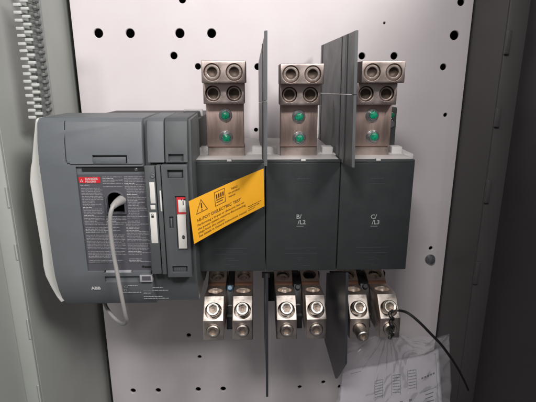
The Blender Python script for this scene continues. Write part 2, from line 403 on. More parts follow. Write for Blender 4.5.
# top slit of label bay, its shade drawn as a black strip
bm = NB(); box(bm, Xp(82,168,.3725), Xp(146,168,.3725), .3718, .3725, Zp(170.2,.3725), Zp(166.4,.3725)); mkobj('gap_shade_strip', bm, M['black'], cm)
bm = NB(); lathe(bm, (Xp(136,169,.3715), .3718, Zp(169,.3715)), (0,-1,0), [(.0016,0),(.0012,.0006)], 12); mkobj('latch_pin', bm, M['steel'], cm)
bm = NB(); lathe(bm, (Xp(143,266,.3715), .3722, Zp(265.5,.3715)), (0,-1,0), [(.0010,0),(.0010,.0004)], 12)
fnp = plane_fn(.3718); bar(bm, fnp, Xp(144.6,266,.3718), Xp(151,266,.3718), Zp(266.6,.3718), Zp(264.9,.3718)); mkobj('indicator_dot', bm, M['black'], cm)
# hood columns and lower columns (four tiles)
def hoodtile(px0, px1, cuts=None, name='hood_strip'):
    b = NB(); x0, x1 = Xp(px0,140,.3725), Xp(px1,140,.3725)
    f = .3700
    prism(b, [(.4345, Zp(112.6,.4345,150)), (.381, Zp(117.8,.381,150)), (.3765, Zp(121.5,.3765,150)), (.372, Zp(142,.372,150)), (f, Zp(162.6,f,150)), (.379, Zp(162.6,f,150)), (.4345, Zp(140,.4345,150))][::-1], 'x', x0, x1, .0006)
    return mkobj(name, b, M['slate'] if px1 < 170 else M['slate2'], cm, cuts)
hoodtile(146.8, 163.6)
cb = NB(); cutbox(cb, 168.3, 153.8, 183.5, 161.2, .3705, .003); hoodtile(164.5, 187.2, cb)
FT = .3668
def tile(pl, pr_, pt, pb, name, m, cuts=None, f=FT, back=.3772, par=None, bev=.0005):
    b = NB(); ym = (pt+pb)/2; box(b, Xp(pl,ym,f), Xp(pr_,ym,f), f, back, Zp(pb,f), Zp(pt,f), bev); return mkobj(name, b, m, par or cm, cuts)
strip = tile(148.0, 158.0, 165.5, 273, 'indicator_strip', M['slate2'])
slot = tile(158.8, 163.2, 165.0, 273.5, 'guide_strip', M['slate2'], f=.3662)
cb = NB()
cutbox(cb, 167.3, 169.5, 183.2, 177.8, FT, .0035); cutbox(cb, 172.5, 265.5, 187.5, 271.2, FT, .0035)
cutbox(cb, 169.4, 216, 173.6, 227.6, FT, .0018); cutbox(cb, 176.2, 195.8, 186.6, 247.2, FT, .0016, 221)
door = tile(164.2, 189.6, 164.5, 276.5, 'breaker_front', M['slate2'], cb)
def plate(pl, pt, pr_, pb, d, m, name, par, th=.0004):
    b = NB(); ym = (pt+pb)/2; box(b, Xp(pl,ym,d), Xp(pr_,ym,d), d-th, d+.0006, Zp(pb,d), Zp(pt,d), .00012); return mkobj(name, b, m, par)
plate(150.0, 181.6, 155.0, 202.6, FT, M['sticker'], 'sticker', strip); plate(150.6, 204.4, 155.4, 208.6, FT, M['sticker'], 'sticker', strip)
s3 = plate(150.6, 211.6, 157.2, 242.0, FT, M['sticker'], 'sticker', strip)
bm = NB(); fn = plane_fn(FT-.0005); c = P(152.7, 216, FT)
bar(bm, fn, c.x-.0011, c.x+.0011, c.z-.0014, c.z+.0004); ring_poly(bm, fn, [(c.x+.0010*math.cos(t*.5236), c.z+.0012+.0010*math.sin(t*.5236)) for t in range(12)], .0004)
mkobj('lock_symbol', bm, M['ink'], s3)
plate(160.1, 190, 161.6, 210.5, .3662, M['sticker'], 'pale_mark', slot, .0003)
bm = NB(); lathe(bm, P(152.6, 176.0, FT-.0001), (0,-1,0), [(.0021,0),(.0018,.0006),(.0010,.0006),(.0009,.0003)], 16); mkobj('lens_button', bm, M['slate'], strip)
plate(176.7, 196.3, 186.3, 213.2, FT+.0016, M['red'], 'red_window', door)
w = plate(178.3, 199.2, 185.9, 211.4, FT+.0014, M['sticker'], 'white_window', door, .0006)
bm = NB(); fn = plane_fn(FT+.0007); c = P(183.0, 203.2, FT); bar(bm, fn, c.x-.0004, c.x+.0004, c.z-.0020, c.z+.0020); bar(bm, fn, c.x-.0016, c.x-.0009, c.z+.0022, c.z+.0036); bar(bm, fn, c.x+.0003, c.x+.0021, c.z+.0023, c.z+.0036)
mkobj('symbol', bm, M['ink'], w)
w = plate(178.6, 213.6, 187.0, 246.6, FT+.0012, M['sticker'], 'white_slider', door, .0030)
bm = NB(); fn = plane_fn(FT-.0020); c = P(183.5, 237.2, FT-.0020)
ring_poly(bm, fn, [(c.x+.0013*math.cos(t*.5236), c.z+.0019*math.sin(t*.5236)) for t in range(12)], .0008); bar(bm, fn, c.x-.0003, c.x+.0003, c.z-.0010, c.z+.0010)
mkobj('symbol', bm, M['ink'], w)
bm = NB(); box(bm, Xp(170.6,221,FT), Xp(172.0,221,FT), FT-.0004, FT+.0018, Zp(226,FT), Zp(218,FT), .0002); mkobj('release_tab', bm, M['slate'], door)
bm = NB(); box(bm, Xp(168.2,173,FT+.002), Xp(182.2,173,FT+.002), FT+.0022, FT+.004, Zp(177.6,FT), Zp(172.6,FT), .0003); mkobj('pull_tab', bm, M['slate2'], door); bm = NB(); box(bm, Xp(173.2,268,FT+.002), Xp(186.6,268,FT+.002), FT+.002, FT+.004, Zp(271.2,FT), Zp(267.2,FT), .0003)
for k in range(6): 
    x = Xp(174+k*2.2,268,FT+.002); box(bm, x, x+.0005, FT+.0016, FT+.0022, Zp(271,FT), Zp(267.6,FT))
mkobj('pull_tab', bm, M['slate2'], door)
# lower body prints
bm = NB(); fl_ = lambda u, v: Vector((u, .3736+(Zp(284,.3736)-v)*.26-.0010, v))
c = P(91.6, 289.6, .3735); put_text(bm, 'ABB', .0045, fl_, c.x, c.z, bold=.00025, sx=1.05)
for q, (a, b, y_) in enumerate(((128,138,283.6),(139,152,284.2),(144,163,286.8),(122,141,291.5),(143,150,293.2),(143,168,290.2),(143,162,297),(143,168,299.3))):
    rows_of_words(bm, fl_ if b < 147 else (lambda u, v: Vector((u, .3756+(Zp(284,.3756)-v)*.26-.0016, v))), Xp(a,y_,.374), Xp(b,y_,.374), Zp(y_,.374), .0009, 1, q+900)
mkobj('lettering', bm, M['print_w'], cm)
bm = NB(); fn2 = fl_
for (cx_, cy_) in ((126.2,286.5),(125.4,290.4)):
    c = P(cx_, cy_, .3735); ring_poly(bm, fn2, [(c.x+.0016*math.cos(t*.5236), c.z+.0013*math.sin(t*.5236)) for t in range(12)], .0006)
mkobj('approval_mark', bm, M['print'], cm)
bm = NB(); box(bm, Xp(140,277,.3712), Xp(152.6,277,.3712), .3700, .3776, Zp(280.4,.371), Zp(273.6,.371), .0003); iw = mkobj('rating_plate', bm, M['print'], cm)
bm = NB(); box(bm, Xp(142,277,.3700), Xp(150.6,277,.3700), .3697, .3702, Zp(279,.37), Zp(275,.37)); mkobj('dark_field', bm, M['label'], iw)
# pale side shell bulging out behind the dark cover
bm = NB(); dS = .388
pts = [P(a, b, dS) for a, b in ((41,117.5),(39.3,119),(37.6,135),(35.6,160),(34.4,166),(33.6,180),(38.6,210),(45.4,250),(46.6,263),(48.8,272.6),(54.5,284),(60.0,293.5),(64.5,299))]
outl = [(p.x, p.z) for p in pts]+[(XA+.006, pts[-1].z+.004), (XA+.006, Zp(117.5,dS))]
prism(bm, outl, 'y', .3800, .433, .0018); mkobj('side_shell', bm, M['shell'], cm)

# ================================================================== TRANSFER SWITCH
ts = thing('transfer_switch', 'three pole power switch with charcoal phase covers, metal cable lugs and tall grey barriers', 'power switch', (.04, DP-.001, Zp(271,.402)))
DC = .402
XS = [-.0580, .0086, .0787, .1486]
zt_, zb_ = Zp(160.2, DC), Zp(271.2, DC)
bm = NB(); zs = Zp(159.3, DC+.003)
prism(bm, [(XS[0]+.001, zs), (XS[3]-.0015, zs), (XS[3]-.0015, Zp(268.5,.43)), (XS[0]+.001, Zp(268.5,.43))], 'y', .4335, DP-.012, .0015)
base = mkobj('base', bm, M['base'], ts)
bm = NB(); 
for k in range(3): box(bm, XS[k]+.0012, XS[k+1]-.0012, DC+.0035, .4345, zt_-.0075, zs-.0002, .0006)
mkobj('cover_shelf', bm, M['base'], ts)
for k in range(3):                             # low rear walls beside the terminals
    for xa in (XS[k]+.002, XS[k+1]-.0125):
        bm = NB(); box(bm, xa, xa+.0105, .4365, .450, zs-.001, zs+.0065, .0005); mkobj('terminal_wall', bm, M['base'], ts)
bm = NB(); sheet(bm, [(XS[3]+.0025, .405, zs-.001), (XS[3]+.0025, .450, zs+.0005), (XS[3]+.0025, .450, zb_+.01), (XS[3]+.0025, .405, zb_+.01)], .001); 
bm.free(); bm = NB(); prism(bm, [(XS[3]-.001, zs), (XS[3]+.0088, zs-.0004), (XS[3]+.0088, Zp(258,.43)), (XS[3]+.0062, Zp(265,.43)), (XS[3]+.001, Zp(268,.43)), (XS[3]-.001, Zp(268,.43))], 'y', .4330, .520, .0012); mkobj('base_flank', bm, M['base'], ts)
# black mechanism housing behind the control unit
bm = NB(); box(bm, -.176, -.0560, .4365, DP-.005, Zp(302,.39)+.001, Zp(119,.44), .001); mkobj('mechanism_housing', bm, M['black'], ts)
for k, (letters, num) in enumerate((('', ''), ('B/', 'L2'), ('C/', 'L3'))):
    x0, x1 = XS[k]+.00035, XS[k+1]-.00035
    bm = NB(); box(bm, x0, x1, DC, .4325, zb_, zt_, .0011)
    cb = NB(); xc = (x0+x1)/2
    box(cb, xc-.0105, xc+.0125, DC-.002, DC+.0012, zt_-.0011, zt_+.002)
    box(cb, x0-.01, x1+.01, DC-.01, DC+.0003, zt_-.0030, zt_-.0026)
    cv = mkobj('phase_cover', bm, M['cover'], ts, cb)
    bm = NB(); box(bm, xc-.0022, xc+.0022, DC-.0002, DC+.005, zt_-.0012, zt_+.0008, .0003); mkobj('clip', bm, M['base'], cv)
    fn = plane_fn(DC-.0002); bm = NB()
    for (a, b, y_) in ((-.008,.008,184.5),(-.0165,.0155,248.5),(-.0165,.0155,254)):
        bar(bm, fn, xc+a, xc+b, Zp(y_,DC), Zp(y_,DC)+.00035)
        if y_ < 200:
            rows_of_words(bm, fn, xc-.006, xc+.006, Zp(179.5,DC), .0012, 1, 77+k); mkobj('embossed_mark', bm, M['emboss'], cv); bm = NB()
    for (a, b, y_) in ((-.006,.003,258.5),(-.003,.007,260.5),(-.007,.002,264.6),(-.001,.008,266.2)):
        rows_of_words(bm, fn, xc+a, xc+b, Zp(y_,DC), .0005, 1, int(y_)+k)
    mkobj('embossed_mark', bm, M['emboss'], cv)
    if letters:
        bm = NB(); c = P((297.2, 371.5)[k-1], 218.6, DC)
        put_text(bm, letters, .0060, fn, c.x-.0010, c.z, bold=.0001); put_text(bm, '/'+num, .0060, fn, c.x+.0006, c.z-.0056, bold=.0001)
        bar(bm, fn, c.x-.0006, c.x+.0062, c.z-.0078, c.z-.0075)
        mkobj('lettering', bm, M['cprint'], cv)

# upper terminals ------------------------------------------------------
def bored(name, bm, m, par, centres, r, dep, yf):
    cb = NB()
    for x, z in centres: lathe(cb, (x, yf-.004, z), (0,1,0), [(r+.004,0),(r+.00001,.0040),(r,.0044),(r,.004+dep)], 32)
    return mkobj(name, bm, m, par, cb, smooth=30)
topl = [(223.4, (60.5,83.2), (83.8,104.0), (225.4,114.9), (226.2,137.3), 0), (302.3, (63.4,84.4), (84.8,105.4), (298.6,116.3), (299.2,138.2), 1), (383.6, (60.8,83.0), (83.4,105.0), (372.0,115.2), (372.6,136.6), 2)]
mids = [223.8, 300.3, 376.8]; buss = [225.2, 298.8, 372.6]
dark = []
for k, (cxp, ya, yb, s1, s2, _) in enumerate(topl):
    d1, d2, d3 = .400, .4125, .4245
    cx = Xp(cxp, 71, d1); z1, z0 = Zp(ya[0], d1), Zp(ya[1], d1); hw = .0192
    tw = random.uniform(-.3, .3)
    bm = NB(); box(bm, cx-hw, cx+hw, d1, .4345, z0, z1, .0007)
    cc = [(cx-.0099, (z0+z1)/2-.0002), (cx+.0093, (z0+z1)/2-.0002)]
    lug = bored('cable_lug', bm, M['tin_top'], ts, cc, .0074, .0305, d1)
    for x, z in cc:
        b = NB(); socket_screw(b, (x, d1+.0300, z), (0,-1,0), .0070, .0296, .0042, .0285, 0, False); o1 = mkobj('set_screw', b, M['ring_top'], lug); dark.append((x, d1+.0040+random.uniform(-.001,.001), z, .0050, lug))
    cx2 = Xp(mids[k], 94, d2); z1, z0 = Zp(ya[1], d1)+.0002, Zp(yb[1], d2)
    bm = NB(); box(bm, cx2-.0187, cx2+.0187, d2, .4345, z0, z1, .0007)
    cc = [(cx2-.0098, (z0+z1)/2), (cx2+.0093, (z0+z1)/2)]
    lug = bored('cable_lug', bm, M['tin_top'], ts, cc, .0070, .0200, d2)
    for x, z in cc:
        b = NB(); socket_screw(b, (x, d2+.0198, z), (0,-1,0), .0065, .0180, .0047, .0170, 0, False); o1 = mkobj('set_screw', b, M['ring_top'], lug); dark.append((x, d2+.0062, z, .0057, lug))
    cx3 = Xp(buss[k], 125, d3); bw = .0178
    bm = NB(); box(bm, cx3-bw, cx3+bw, d3, .4310, Zp(146.5,d3), Zp(103,d3), .0005); bus = mkobj('bus_bar', bm, M['copper'], ts)
    for (sx_, sy_) in (s1, s2):
        c = P(sx_, sy_, d3)
        b = NB(); lathe(b, (c.x, d3+.0002, c.z), (0,-1,0), [(.0063,0),(.0063,.0011),(.0060,.0013),(.0052,.0013),(.0052,.0022)], 32); bo = mkobj('washer', b, M['steel'], bus)
        b = NB(); lathe(b, (c.x+.0002, d3-.0019, c.z), (0,-1,0), [(.0047,0,True),(.0047,.0026,True),(.0043,.0030,True),(.0030,.0030),(.0027,.0022)], 36, twist=random.uniform(0,1)); mkobj('bolt_head', b, M['steel'], bus)
        b = NB(); seg = []
        ox, oz = random.uniform(-.0003,.0010), random.uniform(-.0008,.0008)
        lathe(b, (c.x+ox, d3-.0044, c.z+oz), (0,-1,0), [(.0037,0),(.0037,.0005),(.0031,.0012),(.0020,.0016),(.0008,.0018)], 18)
        for v in b.verts: v.co.x += random.uniform(-.0004,.0004); v.co.z += random.uniform(-.0004,.0004)
        mkobj('paint_dab', b, M['green'], bus)
    bm = NB(); d4 = .4300
    xa, xb = cx3-bw+.0005, cx3+bw+.0005
    prism(bm, [(d4-.0030, Zp(147.0,d4)), (d4-.0030, Zp(155.2,d4)), (d4+.006, Zp(155.2,d4)), (d4+.010, Zp(144.4,d4)+.0002), (d4-.0012, Zp(144.4,d4))], 'x', xa, xb, .0006)
    tb = mkobj('terminal_block', bm, M['tin_top'], ts)
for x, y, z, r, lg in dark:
    b = NB(); lathe(b, (x, y, z), (0,-1,0), [(r,0),(r,.0004),(r*.5,.0004),(r*.4,.0001)], 24); mkobj('socket_shade', b, M['socket_shade'], lg)  # thin dark disc paints the shade of the deep bore
# dark rear strap posts (partly hidden), right pole with its own green bolt
for (pl, pr_, pt, pb, d, g) in ((184.0,199.6,111.2,151,.470,None), (382.5,396.0,107.5,147,.470,(391.0,115.2))):
    bm = NB(); ym = (pt+pb)/2; box(bm, Xp(pl,ym,d), Xp(pr_,ym,d), d, d+.012, Zp(pb+4,d), Zp(pt,d), .0012); po = mkobj('rear_post', bm, M['slate2'], ts)
    if g:
        for dy in (0, 8.5):
            c = P(g[0], g[1]+dy, d); b = NB(); lathe(b, (c.x, d+.0002, c.z), (0,-1,0), [(.0042,0),(.0042,.0015),(.0033,.0026),(.0015,.0026)], 24); mkobj('bolt_head', b, M['steel'], po)
        c = P(*g, d); b = NB(); lathe(b, (c.x, d-.0022, c.z), (0,-1,0), [(.0030,0),(.0026,.0010),(.001,.0014)], 12); mkobj('paint_dab', b, M['green'], po)
    else:
        bm = NB(); box(bm, Xp(pl,ym,d)-.0006, Xp(pr_,ym,d)+.0025, d+.0125, d+.016, Zp(pb+4,d), Zp(pt,d)+.0016, .0006); mkobj('post_liner', bm, M['base'], po)

# lower cable lugs -------------------------------------------------------
prof_l = [(.452, 270.6), (.4375, 281), (.4345, 284.8), (.4000, 295.8), (.3825, 320.2), (.3815, 339.6)]
pz = [(d, Zp(y, d)) for d, y in prof_l]
low = [(-.0385-.0136, 0), (-.0385+.0155, 0), (.0318-.0130, .0), (.0318+.0150, 0), (.1020-.0140, 1), (.1020+.0155, 2)]
low = []
for a in (213.2, 242.6, 286.6, 316.3, 359.2, 389.6): low.append(Xp(a, 330, .3825))
HW = .0100
Xax = Vector((1,0,0))
for i, cx in enumerate(low):
    bm = NB()
    body = [(d, z) for d, z in pz]+[(.384, pz[-1][1]-.0012), (.425, pz[-1][1]-.0012), (.430, pz[3][1]-.012), (.470, pz[3][1]-.012), (.470, pz[0][1])]
    prism(bm, body[::-1], 'x', cx-HW*.985, cx+HW, .0007)
    cb = NB()
    def face(a, b, t=.5):
        A, B = Vector((cx, *pz[a])), Vector((cx, *pz[b])); q = A.lerp(B, t); dr = (B-A).normalized(); n = dr.cross(Xax)
        if (n.y > 0 if a == 4 else n.z < 0): n = -n
        return q, n.normalized(), dr
    scr = []
    for (a, b, t, rr, dep, kind) in ((0,1,.45,.0072,.009,'hole'), (2,3,.52,.0076,.010,'hole'), (3,4,.60,.0084,.011,'up'), (4,5,.52,.0067,.008,'front')):
        q, n, dr = face(a, b, t)
        lathe(cb, q+n*.004, -n, [(rr,0),(rr,.004+dep)], 32)
        if a >= 2 or i != 3: scr.append((q, n, rr, dep, kind))
    # tongue step cut: narrow waist behind
    lug = mkobj('cable_lug', bm, M['tin'], ts, cb, smooth=30)
    for (q, n, rr, dep, kind) in scr:
        b = NB(); r = rr-.0004
        tilt = n.copy()
        if kind == 'hole': socket_screw(b, q-n*(dep-.0002), n, rr-.0003, dep-.0046, .0034, .0024, random.uniform(0,1))
        elif kind == 'up':
            hh = (.0062, .0080, .0068, .0100, .0072, .0064)[i]; n2 = (n+Vector((0,-.42,0))).normalized()
            socket_screw(b, q-n2*(dep-.004)+Vector((0,.0010,.0008)), n2, .0064, dep-.004+hh, .0039, .0060, random.uniform(0,1)); sk = (q-n2*(dep-.004)+Vector((0,.0010,.0008))+n2*(dep-.004+hh-.0034), n2)
        else:
            hh = (.0016, .0016, .0022, .0016, .0115, .0030)[i]; n2 = n if i != 4 else (n+Vector((.12,-.10,-.22))).normalized()
            socket_screw(b, q-n2*(dep-.0006), n2, (.0060 if i == 4 else .0063), dep+hh, .0038, .0060, random.uniform(0,1)); sk = (q-n2*(dep-.0006)+n2*(dep+hh-.0034), n2)
        mkobj('set_screw', b, M['ring'], lug)
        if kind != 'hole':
            b = NB(); lathe(b, sk[0], sk[1], [(.0044,0),(.0044,.0003),(.0016,.0003),(.0012,.0001)], 18); mkobj('socket_shade', b, M['socket_shade_low'], lug)  # disc in the screw head paints the recess shade
    b = NB(); (ya_, za_), (yb_, zb2) = pz[1], pz[2]
    prism(b, [(ya_-.0003, za_-.0004), (yb_-.0009, zb2+.0002), (yb_+.004, zb2+.0002), (ya_+.004, za_-.0004)], 'x', cx-HW*.96, cx+HW*.97, .0002); mkobj('copper_strap', b, M['copper_clean'], lug)
# insulated link blocks between each lug pair
for j, (a, b) in enumerate(((low[0], low[1]), (low[2], low[3]), (low[4], low[5]))):
    x0, x1 = a+HW+.0006, b-HW-.0006
    bm = NB(); prism(bm, [(.430,pz[1][1]-.001), (.424,Zp(296,.424)), (.416,Zp(316,.416)), (.412,Zp(329,.412)), (.45,Zp(331,.412)), (.47,pz[1][1]-.001)][::-1], 'x', x0, x1, .0006)
    lb = mkobj('link_block', bm, M['black'], ts)
    b_ = NB(); q = P((223,294,364)[j]+1, 286, .424); lathe(b_, ((x0+x1)/2, .4275, Zp(288,.4275)), (0,-.8,.6), [(.0030,0),(.0030,.0030),(.0022,.0036)], 18); mkobj('cap', b_, M['blue'] if j == 0 else M['black'], lb)
    b_ = NB(); lathe(b_, ((x0+x1)/2, .4215, Zp(307,.4215)), (0,-1,.3), [(.0032,0),(.0032,.0020),(.0016,.0020),(.0012,.0008)], 18); mkobj('screw', b_, M['steel'], lb)
    b_ = NB(); box(b_, x0+.0004, x1-.0004, .4135, .4185, Zp(316.5,.415), Zp(314.5,.415), .0003); mkobj('clip_bar', b_, M['slate2'], lb)
# small T-shaped barrier guides under the covers
for k, px in ((1,265.8),(2,338.2)):
    bm = NB(); x = XS[k]-.0015 if k == 1 else XS[k]-.004; x = Xp(px, 276, .430)
    box(bm, x-.0042, x+.0042, .4270, .4310, Zp(277,.43), Zp(272,.43), .0004); box(bm, x-.0010, x+.0010, .4275, .4305, Zp(294,.43), Zp(277,.43)); mkobj('barrier_guide', bm, M['slate2'], ts)

# phase barriers -----------------------------------------------------------
def barrier(corners, th, m, ribs, name='phase_barrier', label=None):
    b = NB(); sheet(b, corners, th); o = mkobj(name, b, m, ts, label=label)
    c = [Vector(p) for p in corners]
    for (t0, t1, out, mm) in ribs:
        b = NB(); n = (c[1]-c[0]).cross(c[2]-c[0]).normalized()
        if n.x > 0: n = -n
        q = [c[0].lerp(c[1], t0), c[0].lerp(c[1], t1), c[3].lerp(c[2], t1), c[3].lerp(c[2], t0)]
        q = [p+n*(th/2+out/2) for p in q]; q = [q[0]+(q[3]-q[0])*.004, q[1]+(q[2]-q[1])*.004, q[1]+(q[2]-q[1])*.996, q[0]+(q[3]-q[0])*.996]
        sheet(b, q, out*1.1); mkobj('rib', b, M[mm], o)
    return o
# upper barrier between B and C: back-top, front-top, front-bottom, back-bottom
bt, ft = P(321.8,45.5,.556), P(357.4,30.2,.366); fb, bb = P(353.6,167.5,.3545), P(318.5,152,.556)
def seam(a, b, t): return a.lerp(b, t)
sb, sf = bt.lerp(bb, .43), ft.lerp(fb, .455)
barrier([bt, ft, sf, sb], .0016, M['barrier'], [(.06,.085,.0005,'barrier_dark'), (.685,.705,.0006,'barrier_dark'), (.73,.80,.0006,'barrier'), (.815,.835,.0006,'barrier_dark'), (.975,1.0,.0007,'barrier')])
e = Vector((0,0,-.0006))
lo = barrier([sb+e, sf+e, fb, bb], .0016, M['barrier'], [(.06,.085,.0005,'barrier_dark'), (.685,.705,.0006,'barrier_dark'), (.73,.80,.0006,'barrier'), (.815,.835,.0006,'barrier_dark'), (.975,1.0,.0007,'barrier')])
b = NB(); nn = Vector((-.0012,0,0))
A_, B_, C_, D_ = sb+e, sf+e, fb, bb
def qfn(u, v):
    p = A_.lerp(B_, u).lerp(D_.lerp(C_, u), v); return p+nn
rr = random.Random(5)
for col_, (v0, v1) in ((.50,(.10,.66)),(.535,(.22,.60))):
    v = v0
    while v < v1:
        w = rr.uniform(.008,.02); bar(b, qfn, col_, col_+rr.choice((.012,.018)), v, v+w*.7); v += w
mkobj('embossed_print', b, M['barrier_dark'], lo)
# upper barrier between A and B (seen edge-on, slightly askew)
bt, ft = P(259.0,63,.550), P(266.4,30.5,.352); fb, bb = P(266.2,166,.346), P(259.6,152,.550)
sb, sf = bt.lerp(bb, .43), ft.lerp(fb, .50)
barrier([bt, ft, sf, sb], .0016, M['barrier'], [(.685,.705,.0005,'barrier_dark'), (.975,1.0,.0008,'barrier')])
barrier([sb+e, sf+e, fb, bb], .0016, M['barrier'], [(.685,.705,.0005,'barrier_dark'), (.975,1.0,.0008,'barrier')])
# lower barriers
def XZ(X, d, y): return Vector((X, d, Zp(y, d)))
Xb = .0787
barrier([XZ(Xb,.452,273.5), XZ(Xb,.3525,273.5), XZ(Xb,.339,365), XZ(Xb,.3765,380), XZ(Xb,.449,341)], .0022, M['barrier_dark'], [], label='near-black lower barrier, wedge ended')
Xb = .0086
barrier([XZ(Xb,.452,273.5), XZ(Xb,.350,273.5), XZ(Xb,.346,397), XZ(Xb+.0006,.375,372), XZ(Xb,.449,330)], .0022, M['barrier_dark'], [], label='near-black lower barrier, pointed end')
bm = NB(); box(bm, .0120, .0700, .452, .458, Zp(300,.455), Zp(272,.455)-.001); box(bm, .082, .144, .452, .458, Zp(284,.455), Zp(272,.455)-.001)
mkobj('rear_apron', bm, M['black'], ts)

# ================================================================== yellow warning tag
tl, tr, br_, bl = P(188.8,201.2,.3560), P(263.6,168.4,.3900), P(264.4,206.0,.3900), P(194.2,243.8,.3535)
def tagfn(u, v, off=0.0):
    p = bl.lerp(br_, u).lerp(tl.lerp(tr, u), v); bow = math.sin(math.pi*u)*.0022-math.sin(math.pi*v)*.0005
    return p+Vector((0, bow-off, 0))
bm = NB(); NU, NV = 24, 8
for off in (0, .0004):
    G = [[bm.verts.new(tagfn(i/NU, j/NV, off)) for j in range(NV+1)] for i in range(NU+1)]
    for i in range(NU):
        for j in range(NV): bm.faces.new([G[i][j], G[i+1][j], G[i+1][j+1], G[i][j+1]])
    if off == 0: G0 = G
edge = [(i,0) for i in range(NU+1)]+[(NU,j) for j in range(1,NV+1)]+[(i,NV) for i in range(NU-1,-1,-1)]+[(0,j) for j in range(NV-1,0,-1)]
for a, b in zip(edge, edge[1:]+edge[:1]): bm.faces.new([G0[a[0]][a[1]], G0[b[0]][b[1]], G[b[0]][b[1]], G[a[0]][a[1]]])
tg = mkobj('warning_tag', bm, M['yellow'])
tag(tg, 'yellow cardboard test warning tag hanging askew over the left phase cover', 'warning tag')
Wt, Ht = (tr-tl).length, (tl-bl).length
tf = lambda x, y: tagfn(x/Wt, y/Ht, .0006)
bm = NB()
put_text(bm, 'HI-POT DIELECTRIC TEST', .0038, tf, .0055, Ht*.445, bold=.00006, sx=1.02)
for i, s in enumerate(('Performing a hi-pot or dielectric test on', 'the power system requires disconnecting', 'plugs from the system.', 'See details in General Instructions manual')):
    put_text(bm, s, .00275, tf, .0052, Ht*(.345-.088*i), bold=.00003, sx=1.06)
put_text(bm, 'READ', .0025, tf, .0405, Ht*.82, bold=.00004); put_text(bm, 'the product', .0024, tf, .0372, Ht*.74, bold=.00003); put_text(bm, 'manual', .0024, tf, .0372, Ht*.66, bold=.00003)
bx0, by0, bw_, bh_ = .0235, Ht*.60, .0105, Ht*.34
for a in ((bx0,bx0+bw_,by0,by0+.0005),(bx0,bx0+bw_,by0+bh_-.0005,by0+bh_),(bx0,bx0+.0005,by0+.0005,by0+bh_-.0005),(bx0+bw_-.0005,bx0+bw_,by0+.0005,by0+bh_-.0005)): bar(bm, tf, *a)
for i in range(4): bar(bm, tf, bx0+.0015+i*.0021, bx0+.0028+i*.0021, by0+bh_*.50, by0+bh_*.80); 
bar(bm, tf, bx0+.0015, bx0+bw_-.0015, by0+bh_*.36, by0+bh_*.42); bar(bm, tf, bx0+.0015, bx0+bw_-.0025, by0+bh_*.20, by0+bh_*.26)
t = [(.0052, Ht*.63), (.0165, Ht*.63), (.01085, Ht*.93)]; ring_poly(bm, tf, t, .0011)
bar(bm, tf, .0103, .0114, Ht*.715, Ht*.84); bar(bm, tf, .0103, .0114, Ht*.66, Ht*.69)
for i in range(3): rows_of_words(bm, tf, Wt-.0180, Wt-.0035, Ht*(.19-.05*i), .0008, (1,.9,.5)[i], 50+i)
mkobj('lettering', bm, M['tagink'], tg)

# ================================================================== grey data cable
bm = NB()
hp = P(118.5, 200.5, .3655)
path = [P(119.8,200.5,.371), P(116,203,.3600), P(112.2,208,.3545), P(110.2,217,.353), P(110.6,232,.354), P(113.2,252,.3555), P(117.0,272,.356), P(121.2,294,.357), P(125.0,313,.361),
        P(126.6,321,.368), P(123.5,323.8,.380), P(118.5,321.5,.392), P(112,315.5,.402), P(106,306.5,.412), P(104,298,.425), P(104,285,.433)]
tube(bm, path, .0018, 14, 8)
dc = mkobj('data_cable', bm, M['cable']); tag(dc, 'thin grey data cable drooping from the control unit opening and looping under it', 'cable')
bm = NB(); q0, q1 = P(121.5,200.0,.3715), P(113.0,206.5,.3560); tube(bm, [q0, q0.lerp(q1,.5)+Vector((0,-.001,.0006)), q1], lambda t: .0043-.0018*t, 12, 4); mkobj('boot', bm, M['cable'], dc)

# ================================================================== black tie round the rightmost lower lug
bm = NB()
tube(bm, [P(392.5,311.5,.388), P(398,310.5,.376), P(407,312.6,.366), P(418,321,.360), P(430,333,.357), P(443,347,.355), P(456,366,.356), P(464,381,.358), P(468,390,.360)], .00125, 10, 8)
bt_ = mkobj('black_wire', bm, M['wire']); tag(bt_, 'black wire twisted round the rightmost lower lug with a long curved tail', 'wire')
bm = NB(); pts = []
for i in range(33):
    t = i/32; a = t*2*math.pi*3.5; c = P(391.0+.8*math.sin(t*3), 311+28*t, .374+.003*(1-t)); pts.append(c+Vector((math.cos(a)*.0013, math.sin(a)*.0013, 0)))
tube(bm, pts, .0017, 8, 3); mkobj('twisted_loop', bm, M['wire'], bt_)

